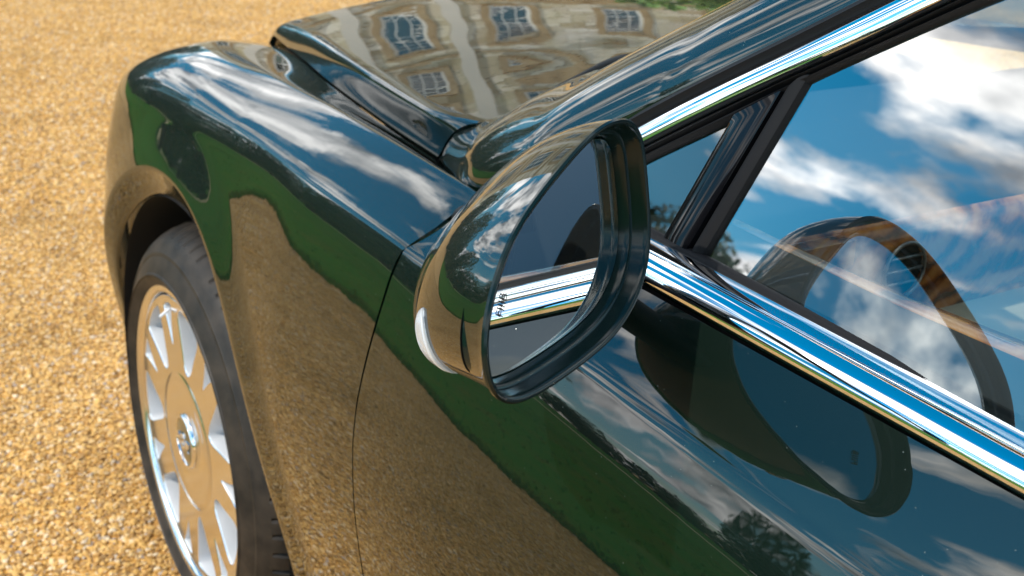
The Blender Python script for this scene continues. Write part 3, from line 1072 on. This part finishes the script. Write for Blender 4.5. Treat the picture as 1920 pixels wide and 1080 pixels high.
# ------------------------------------------------------------------ door mirror
mir = empty('wing_mirror')
mir.parent = car
MC = np.array([-1.1241, .935, 1.0522])
Mn = np.array([-.8744, -.4649, .1392])
Mu = np.array([-.4695, .8829, 0.0])
Mw = np.array([.1229, .0653, .9903])
OUT = np.array([(0.0025, 0.0947), (0.0254, 0.1033), (0.0578, 0.1036), (0.1044, 0.0924), (0.1479, 0.0777), (0.1825, 0.0599), (0.2041, 0.0393), (0.2173, 0.0182), (0.2205, -0.0031), (0.2149, -0.0209), (0.2, -0.0328), (0.1775, -0.0391), (0.1404, -0.0424), (0.0956, -0.043), (0.0455, -0.0377), (0.0122, -0.0221), (-0.0054, -0.0015), (-0.0112, 0.0285), (-0.0095, 0.0637), (-0.0051, 0.0854)])
def closed_loop(P, n):
    P = np.asarray(P, float)
    Q = np.concatenate([P[-4:], P, P[:5]])
    s = np.concatenate([[0], np.cumsum(np.linalg.norm(np.diff(Q, axis=0), axis=1))])
    a, b = s[4], s[4+len(P)]
    return spl(s, Q, np.linspace(a, b, n, endpoint=False))
def smooth_loop(L, k):
    for _ in range(k):
        L = .5*L+.25*(np.roll(L, 1, 0)+np.roll(L, -1, 0))
    return L
NL = 160
loop = smooth_loop(closed_loop(OUT, NL), 6)
def to3(L2, depth=0.0):
    L2 = np.asarray(L2)
    return MC+L2[:, :1]*Mu+L2[:, 1:2]*Mw-np.reshape(depth, (-1, 1))*Mn*1.0
def inset(L2, d):
    t_ = np.roll(L2, -1, 0)-np.roll(L2, 1, 0)
    t_ /= np.linalg.norm(t_, axis=1)[:, None]
    n_ = np.stack([-t_[:, 1], t_[:, 0]], 1)
    c = L2.mean(0)
    if np.sum((c-L2)*n_) < 0:
        n_ = -n_
    return L2+n_*d
cen = np.array([.100, .035])
FWD = np.array([.95, 0.0, -.12]); FWD /= np.linalg.norm(FWD)
DEP = .150
rowsM = []
ts = np.concatenate([np.linspace(0, .9, 34), 1-(1-np.linspace(.9, 1, 14)[1:])**1.0])
apex = np.array([.120, .0])
rel_ = loop-cen
bd_ = np.array([.2, -.0328])-cen; bd_ /= np.linalg.norm(bd_)
bw_ = np.clip((rel_/np.linalg.norm(rel_, axis=1)[:, None])@bd_, 0, 1)**5
def shell_row(tq):
    k = (1-tq**2.8)**(1/2.0) if tq < 1 else 0.0
    k = max(k, .004)
    c2 = cen+(apex-cen)*tq**1.3
    L2 = c2+rel_*(k*(1-.1*bw_*abs(math.sin(math.pi*min(tq, 1)))**.7))[:, None]
    return to3(L2)+FWD*DEP*tq
for tq in ts:
    rowsM.append(shell_row(tq))
SG = np.array(rowsM)
sh_ = MB().grid(SG, closed_v=True)
hs_ = sh_.build('mirror_shell', 'paint', mir)
clean(hs_, 0, None)
bm = bmesh.new(); bm.from_mesh(hs_.data)
cc = Vector(SG.mean((0, 1)).tolist())
if sum((f.calc_center_median()-cc).dot(f.normal) for f in bm.faces) < 0:
    bmesh.ops.reverse_faces(bm, faces=bm.faces)
bm.to_mesh(hs_.data); bm.free()
# bezel: bead, wall, step, floor
rings = [to3(loop, .0005), to3(inset(loop, -.0006), -.0016), to3(inset(loop, .0006), -.0030), to3(inset(loop, .0025), -.0030), to3(inset(loop, .0042), -.0016), to3(inset(loop, .0050), .0015),
         to3(inset(loop, .0062), .0050), to3(inset(loop, .0072), .0085), to3(inset(loop, .0085), .0092), to3(inset(loop, .0100), .0094), to3(inset(loop, .0108), .0105), to3(inset(loop, .0118), .0135), to3(inset(loop, .0140), .022)]
bz = MB().grid(np.array(rings), closed_v=True).build('mirror_bezel', 'dark_plastic', mir)
clean(bz, 0, 40)
MB().fan(to3(inset(loop, .0138), .0235)).build('mirror_back_plate', 'matt_black', mir, False)
# glass, aimed by its own tilt
def glass_pts(L2, push=0.0):
    P = to3(L2, .0165)
    c = P.mean(0)
    rel = P-c
    rot = Matrix.Rotation(GL_YAW, 3, Vector(Mw)) @ Matrix.Rotation(GL_PIT, 3, Vector(Mu))
    rel = np.array([list(rot @ Vector(q)) for q in rel])
    nn = np.array(list(rot @ Vector(Mn)))
    return c+rel+nn*push, nn
GL_YAW, GL_PIT = R_(0.0), R_(0.0)
gl2 = inset(loop, .0135)
gpts, gn = glass_pts(gl2)
MB().fan(gpts).build('mirror_glass', 'mirror_silver', mir, False)
# etched text along the outer edge of the glass
def text_mesh(s, size, name, material, parent, mtx, depth=0.0004):
    cu = bpy.data.curves.new(name, 'FONT')
    cu.body = s
    cu.size = size
    cu.extrude = depth
    cu.align_x = 'CENTER'; cu.align_y = 'CENTER'
    tmp = bpy.data.objects.new(name+'_curve', cu)
    COL.objects.link(tmp)
    dg = bpy.context.evaluated_depsgraph_get()
    me = bpy.data.meshes.new_from_object(tmp.evaluated_get(dg))
    bpy.data.objects.remove(tmp)
    me.transform(mtx)
    me.materials.clear()
    me.materials.append(M[material])
    ob = bpy.data.objects.new(name, me)
    COL.objects.link(ob)
    ob.parent = parent
    return ob
def frame_mtx(org, xax, yax):
    xax = Vector(xax).normalized(); zax = xax.cross(Vector(yax)).normalized(); yax = zax.cross(xax)
    m_ = Matrix.Identity(4)
    for i in range(3):
        m_[i][0], m_[i][1], m_[i][2], m_[i][3] = xax[i], yax[i], zax[i], org[i]
    return m_
tp_, _ = glass_pts(np.array([(.163, .008), (.155, .022), (.163, .0)]), .0008)
text_mesh('FIIIB', .0085, 'etched_mark', 'etched_ink', mir, frame_mtx(to3(np.array([[.168, .016]]), .0156)[0], -Mu*.55+Mw*.8, Mu*.8+Mw*.55), .0001)
# indicator lamp on the outer front of the shell
def shell_at(tq, idx):
    return shell_row(tq)[int(idx) % NL]
dists = np.array([np.argmin(np.linalg.norm(loop-np.array(q), axis=1)) for q in ((.214, .024), (.196, -.0338))])
i0, i1 = int(dists[0]), int(dists[1])
def lamp_grid(off, n=20):
    G = []
    ctr = SG.mean((0, 1))
    for a in np.linspace(0, 1, 30):
        idx = i0+(i1-i0)*a
        t0 = .56-.10*a
        t1 = t0+.02+.15*math.sin(a*math.pi)**.7
        row = []
        for q in np.linspace(0, 1, n):
            tq = t0+(t1-t0)*q
            r_ = shell_row(tq)
            lo = int(math.floor(idx)); fr_ = idx-lo
            pnt = r_[lo % NL]*(1-fr_)+r_[(lo+1) % NL]*fr_
            cdir = pnt-(ctr+FWD*DEP*tq*.3); cdir /= np.linalg.norm(cdir)
            edge = min(1, 6*min(q, 1-q), 6*min(a, 1-a)+.0)
            row.append(pnt+cdir*(off*edge-.0004))
        G.append(row)
    return np.array(G)
lb = lamp_grid(.0016, 31)
# ridged chrome reflector under a clear lens
ctr = SG.mean((0, 1))
rid = lb.copy()
for j in range(rid.shape[1]):
    rid[:, j] += (rid[:, j]-ctr)/np.linalg.norm(rid[:, j]-ctr, axis=1)[:, None]*(.0022 if (j//2) % 2 else 0.0)
lamp = MB().grid(rid).build('indicator_lamp', 'white_lens', mir)
clean(lamp, 0, 70)
ln = MB().grid(lamp_grid(.0042, 16)).build('lamp_lens', 'lamp_lens', lamp)
# foot joining the shell to the door
ft = []
c0 = to3(np.array([[.03, -.03]]))[0]+FWD*.05
c1 = np.array([-.985, .885, .985])
for s in np.linspace(0, 1, 10):
    c = c0*(1-s)+c1*s
    a = np.linspace(0, 2*np.pi, 20, endpoint=False)
    ft.append(np.stack([c[0]+.035*np.cos(a), c[1]+0*a, c[2]+.016*np.sin(a)], 1))
MB().grid(np.array(ft), closed_v=True).build('mirror_foot', 'satin_black', mir)

# ------------------------------------------------------------------ front wheel
whl = empty('front_wheel', (0, WY, WZ))
whl.parent = car
def lathe(mb, prof, seg=160, mi=0, fn=None):
    """prof (r, y) about local y axis"""
    a = np.linspace(0, 2*np.pi, seg, endpoint=False)
    G = np.array([[(r*math.cos(q), y, r*math.sin(q)) for q in a] for r, y in prof])
    return mb.grid(G, closed_v=True, mi=mi)
# tyre: sidewall rings, shoulder blocks and circumferential grooves
seg = 480
a = np.linspace(0, 2*np.pi, seg, endpoint=False)
prof = [(.258, .004), (.262, .010), (.268, .012), (.274, .016), (.280, .0195), (.2815, .0222), (.2840, .0222), (.2855, .0205), (.300, .0235), (.315, .0235), (.3165, .0245), (.322, .0240), (.3235, .0225), (.335, .0175), (.346, .0080), (.355, -.004), (.3625, -.019), (.3665, -.034), (.3685, -.050)]
tread = [(.3690, -.058), (.3620, -.060), (.3620, -.068), (.3695, -.070), (.3705, -.10), (.3635, -.102), (.3635, -.110), (.3710, -.112), (.3715, -.150), (.3640, -.152), (.3640, -.160), (.3715, -.162), (.3700, -.215), (.3660, -.245), (.355, -.264), (.33, -.28), (.27, -.28), (.258, -.262)]
G = []
pitch = 72
for r, y in prof+tread:
    fr_ = (a/(2*np.pi)*pitch) % 1.0
    shoulder = (-.058 <= y <= -.001) and r > .35; r0_ = r
    gr = ((fr_ < .13)) & shoulder
    y = y-.020*float(sstep((r-.272)/.05)) if y > -.055 else y
    r = .258+(r-.258)*.88
    rr_ = r-np.where(gr, .0055, 0.0)
    yy = y-np.where(gr & (r < .366), .003, 0.0)
    # fine side ribs
    if .343 < r < .358 and y > -.012:
        yy = yy+np.where(fr_ > .5, .0006, 0)
    G.append(np.stack([rr_*np.cos(a), yy+0*a, rr_*np.sin(a)], 1))
ty = MB().grid(np.array(G), closed_v=True).build('tyre', 'tyre_rubber', whl)
clean(ty, 0, 28)
# rim: outer lip and barrel
mb = MB()
lathe(mb, [(.240, -.30), (.236, -.20), (.238, -.10), (.243, -.045), (.2455, -.012), (.247, .002), (.2505, .0075), (.2555, .0095), (.2605, .0085), (.2635, .0045), (.2635, -.004), (.258, -.012)])
rim = clean(mb.build('rim', 'polished_alloy', whl), 0, 40)
# spoke disc with seven big openings and seven forked slots: filled 2D curve, extruded
cu = bpy.data.curves.new('spoke_disc', 'CURVE')
cu.dimensions = '2D'; cu.fill_mode = 'BOTH'; cu.extrude = .017; cu.bevel_depth = .0030; cu.bevel_resolution = 2
def add_poly(pts):
    s = cu.splines.new('POLY')
    s.points.add(len(pts)-1)
    for q, (x, y) in zip(s.points, pts):
        q.co = (x, y, 0, 1)
    s.use_cyclic_u = True
th = np.linspace(0, 2*np.pi, 140, endpoint=False)
add_poly([(.2405*math.cos(q), .2405*math.sin(q)) for q in th])
add_poly([(.040*math.cos(q), .040*math.sin(q)) for q in th[::-1]])
def rounded(pol, k=3):
    P = np.array(pol, float)
    for _ in range(k):
        Q = np.roll(P, -1, 0)
        P = np.stack([P*.75+Q*.25, P*.25+Q*.75], 1).reshape(-1, 2)
    return P
NSP = 7
for kk in range(NSP):
    base = 2*np.pi*kk/NSP+R_(90+10)
    def pol(r, d_):
        return (r*math.cos(base+d_), r*math.sin(base+d_))
    big = [pol(.128, -.10), pol(.128, .10), pol(.18, .185), pol(.232, .245), pol(.236, .08), pol(.236, -.08), pol(.232, -.245), pol(.18, -.185)]
    add_poly([tuple(q) for q in rounded(big)])
    b2 = base
    base = base+np.pi/NSP
    slot = [pol(.160, -.016), pol(.160, .016), pol(.205, .065), pol(.233, .115), pol(.234, .0), pol(.233, -.115), pol(.205, -.065)]
    add_poly([tuple(q) for q in rounded(slot)])
tmp = bpy.data.objects.new('spoke_curve', cu)
COL.objects.link(tmp)
dg = bpy.context.evaluated_depsgraph_get()
me = bpy.data.meshes.new_from_object(tmp.evaluated_get(dg))
bpy.data.objects.remove(tmp)
me.materials.clear()
me.materials.append(M['polished_alloy']); me.materials.append(M['silver_paint'])
# curve lies in local xy with thickness z: turn it so thickness runs along y
me.transform(Matrix(((1, 0, 0, 0), (0, 0, 1, 0), (0, 1, 0, 0), (0, 0, 0, 1))))
me.flip_normals()
bm = bmesh.new(); bm.from_mesh(me)
bmesh.ops.remove_doubles(bm, verts=bm.verts, dist=1e-5)
bmesh.ops.recalc_face_normals(bm, faces=bm.faces)
for f in bm.faces:
    c = f.calc_center_median()
    f.material_index = 0 if (f.normal.y > .35) else 1
    f.smooth = False
for v_ in bm.verts:
    r = math.hypot(v_.co.x, v_.co.z)
    v_.co.y += -.0175
bm.to_mesh(me); bm.free()
sd = bpy.data.objects.new('spoke_disc', me)
COL.objects.link(sd); sd.parent = whl
# dished centre boss over the disc
mb = MB()
lathe(mb, [(.122, -.0040), (.116, .0034), (.100, .0044), (.086, .0020), (.074, .0004), (.064, .0008), (.057, .003), (.050, .004), (.046, .001)])
clean(mb.build('hub_boss', 'polished_alloy', whl), 0, 50)
mb = MB()
lathe(mb, [(.047, -.004), (.0465, .005), (.045, .0085), (.0425, .0095), (.0405, .0088), (.040, .0065)])
cap = clean(mb.build('centre_cap', 'chrome', whl), 0, 50)
mb = MB()
lathe(mb, [(.0402, .0068), (.02, .0085), (.0005, .009)])
mb.build('badge', 'badge_green', cap)
text_mesh('B', .040, 'badge_letter', 'chrome', cap, frame_mtx((0, .0096, .0), (-1, 0, 0), (0, 0, 1)), .0012)
wb = MB()
for s in (-1, 1):
    for q in range(4):
        zc = .006-q*.005
        x0 = s*.012; x1 = s*(.030-.002*q)
        wb.box(((x0+x1)/2, .0094, zc), (abs(x1-x0)/2, .0010, .0016), rot=None)
wb.build('badge_wings', 'chrome', cap, False)
# wheel bolts, valve, brake
mb = MB()
lathe(mb, [(.08, -.11), (.195, -.11), (.195, -.14), (.08, -.14)], 80)
clean(mb.build('brake_disc', 'brake_steel', whl), 0, 40)
mb = MB()
for q in np.radians(np.linspace(150, 215, 2)):
    pass
for q in np.radians(np.linspace(140, 205, 9)):
    mb.box((.175*math.cos(q), -.10, .175*math.sin(q)), (.03, .035, .02), rot=Matrix.Rotation(-q, 3, 'Y'))
mb.build('brake_caliper', 'satin_black', whl, False)
mb = MB()
tube(mb, [(.222*math.cos(R_(78)), .004, .222*math.sin(R_(78))), (.212*math.cos(R_(78)), .020, .212*math.sin(R_(78)))], .0025, 8)
mb.build('valve', 'silver_paint', whl)

# ------------------------------------------------------------------ headlamp at the nose
hl = MB()
c = nose(np.array([[.60, .88, .93]]))[0]
def ball(mb, c, r, n=16, m_=24):
    G = np.array([[(c[0]+r[0]*math.cos(u)*math.cos(w), c[1]+r[1]*math.sin(u)*math.cos(w), c[2]+r[2]*math.sin(w)) for u in np.linspace(0, 2*np.pi, m_, endpoint=False)] for w in np.linspace(-math.pi/2+.01, math.pi/2-.01, n)])
    return mb.grid(G, closed_v=True)
ball(hl, (.60, .752, .842), (.060, .040, .030))
h0 = hl.build('headlamp', 'chrome', car)
ln_ = MB(); ball(ln_, (.603, .756, .846), (.060, .040, .030)); ln_.build('headlamp_lens', 'lamp_lens', h0)

# ------------------------------------------------------------------ cabin
dash = empty('dashboard'); dash.parent = car
G = []
for y in np.linspace(-.74, .74, 40):
    G.append([(-.56, y, 1.0), (-.70, y, 1.005), (-.86, y, 1.0), (-.945, y, .992), (-.968, y, .982), (-.972, y, .972)])
MB().grid(np.array(G)).build('dash_top', 'black_leather', dash)
G = [[(-.972, y, .972), (-.980, y, .965), (-.975, y, .90), (-.955, y, .845)] for y in np.linspace(-.72, .72, 40)]
MB().grid(np.array(G)).build('fascia', 'burr_walnut', dash)
G = [[(-.955, y, .845), (-1.01, y, .80), (-1.0, y, .68), (-.9, y, .6)] for y in np.linspace(-.72, .72, 40)]
MB().grid(np.array(G)).build('lower_dash', 'cream_leather', dash)
def ring(mb, c, r, tr, n=40):
    q = np.linspace(0, 2*np.pi, n, endpoint=False)
    return tube(mb, np.stack([c[0]+0*q, c[1]+r*np.cos(q), c[2]+r*np.sin(q)], 1), tr, 8, closed=True)
for y in (.47, -.05):
    mb = MB(); ring(mb, (-.984, y, .918), .030, .0020)
    for q in (-.014, 0, .014):
        mb.box((-.983, y, .918+q), (.002, .027, .0012))
    v0 = mb.build('air_vent', 'brake_steel', dash)
    fb = MB(); q = np.linspace(0, 2*np.pi, 30, endpoint=False)
    fb.fan(np.stack([-.981+0*q, y+.029*np.cos(q), .918+.029*np.sin(q)], 1)).build('vent_throat', 'matt_black', v0, False)
mb = MB(); mb.box((-.985, .60, .955), (.012, .035, .014)); mb.build('switch_box', 'burr_walnut', dash, False)
# door casing: leather outer ledge, walnut cap
trim = empty('door_casing'); trim.parent = car
xt = np.linspace(-.93, -2.08, 50)
y0 = np.interp(xt, [-2.1, -1.3, -1.19, -1.08, -.99, -.9], [.738, .734, .732, .722, .712, .706])
G = [[(x, .842, 1.012), (x, .80, 1.006), (x, .765, 1.004), (x, yq, 1.0)] for x, yq in zip(xt, y0)]
MB().grid(np.array(G)).build('ledge', 'black_leather', trim)
G = [[(x, yq, 1.0), (x, yq-.008, 1.003), (x, yq-.045-.03*s, 1.002), (x, yq-.06-.03*s, .985), (x, yq-.065-.03*s, .93)] for x, yq, s in zip(xt, y0, np.linspace(-1.4, 1, 50))]
MB().grid(np.array(G)).build('walnut_cap', 'burr_walnut', trim)
G = [[(x, yq-.065-.03*s, .93), (x, yq-.04, .60), (x, yq-.03, .35)] for x, yq, s in zip(xt, y0, np.linspace(-1.4, 1, 50))]
MB().grid(np.array(G)).build('door_card', 'black_leather', trim)
MB().grid(np.array([[(x, y, .30) for y in (-.8, .8)] for x in (-.5, -3.0)])).build('cabin_floor', 'black_leather', car)
MB().grid(np.array([[(x, -.80, z) for z in (.3, 1.075)] for x in (-.5, -3.0)])).build('far_door', 'black_leather', car)
MB().grid(np.array([[(x, -.80+.42*(z-1.075), z) for z in (1.075, 1.40)] for x in (-.95, -3.0)])).build('far_window', 'window_glass', car)
def seat(yc):
    s = empty('seat'); s.parent = car
    mb = MB()
    G = []
    for x, z, w in ((-1.42, .50, .24), (-1.42, .58, .25), (-1.50, .62, .26), (-1.85, .60, .26), (-1.98, .62, .25)):
        G.append([(x, yc+w*math.cos(q)*1.0, z-.05+.05*math.sin(q)) for q in np.linspace(0, math.pi, 12)])
    mb.grid(np.array(G)).build('seat_cushion', 'cream_leather', s)
    mb = MB(); G = []
    for z, w, d_ in ((.55, .20, .05), (.60, .25, .09), (.85, .26, .10), (1.10, .24, .09), (1.20, .20, .06), (1.22, .05, .02)):
        xo = -1.95-.28*(z-.55)
        G.append([(xo+d_*math.sin(q), yc+w*math.cos(q), z) for q in np.linspace(0, 2*np.pi, 20, endpoint=False)])
    mb.grid(np.array(G), closed_v=True).build('seat_back', 'cream_leather', s)
    mb = MB(); ball(mb, (-2.17, yc, 1.30), (.05, .13, .09)); mb.build('head_restraint', 'cream_leather', s)
seat(.38); seat(-.38)
stw = MB()
q = np.linspace(0, 2*np.pi, 48, endpoint=False)
tube(stw, np.stack([-1.28+.19*.35*np.sin(q), -.38+.19*np.cos(q), .90+.19*.93*np.sin(q)], 1), .014, 10, closed=True)
stw.box((-1.27, -.38, .90), (.02, .06, .05))
for sgn in (-1, 1):
    stw.box((-1.28, -.38+sgn*.11, .90), (.008, .08, .012))
stw.build('steering_wheel', 'black_leather', car)
# lower body so the car stands on its sills
MB().grid(np.array([[(x, y, .24) for y in (-.80, .80)] for x in (.5, -3.2)])).build('underbody', 'matt_black', car)
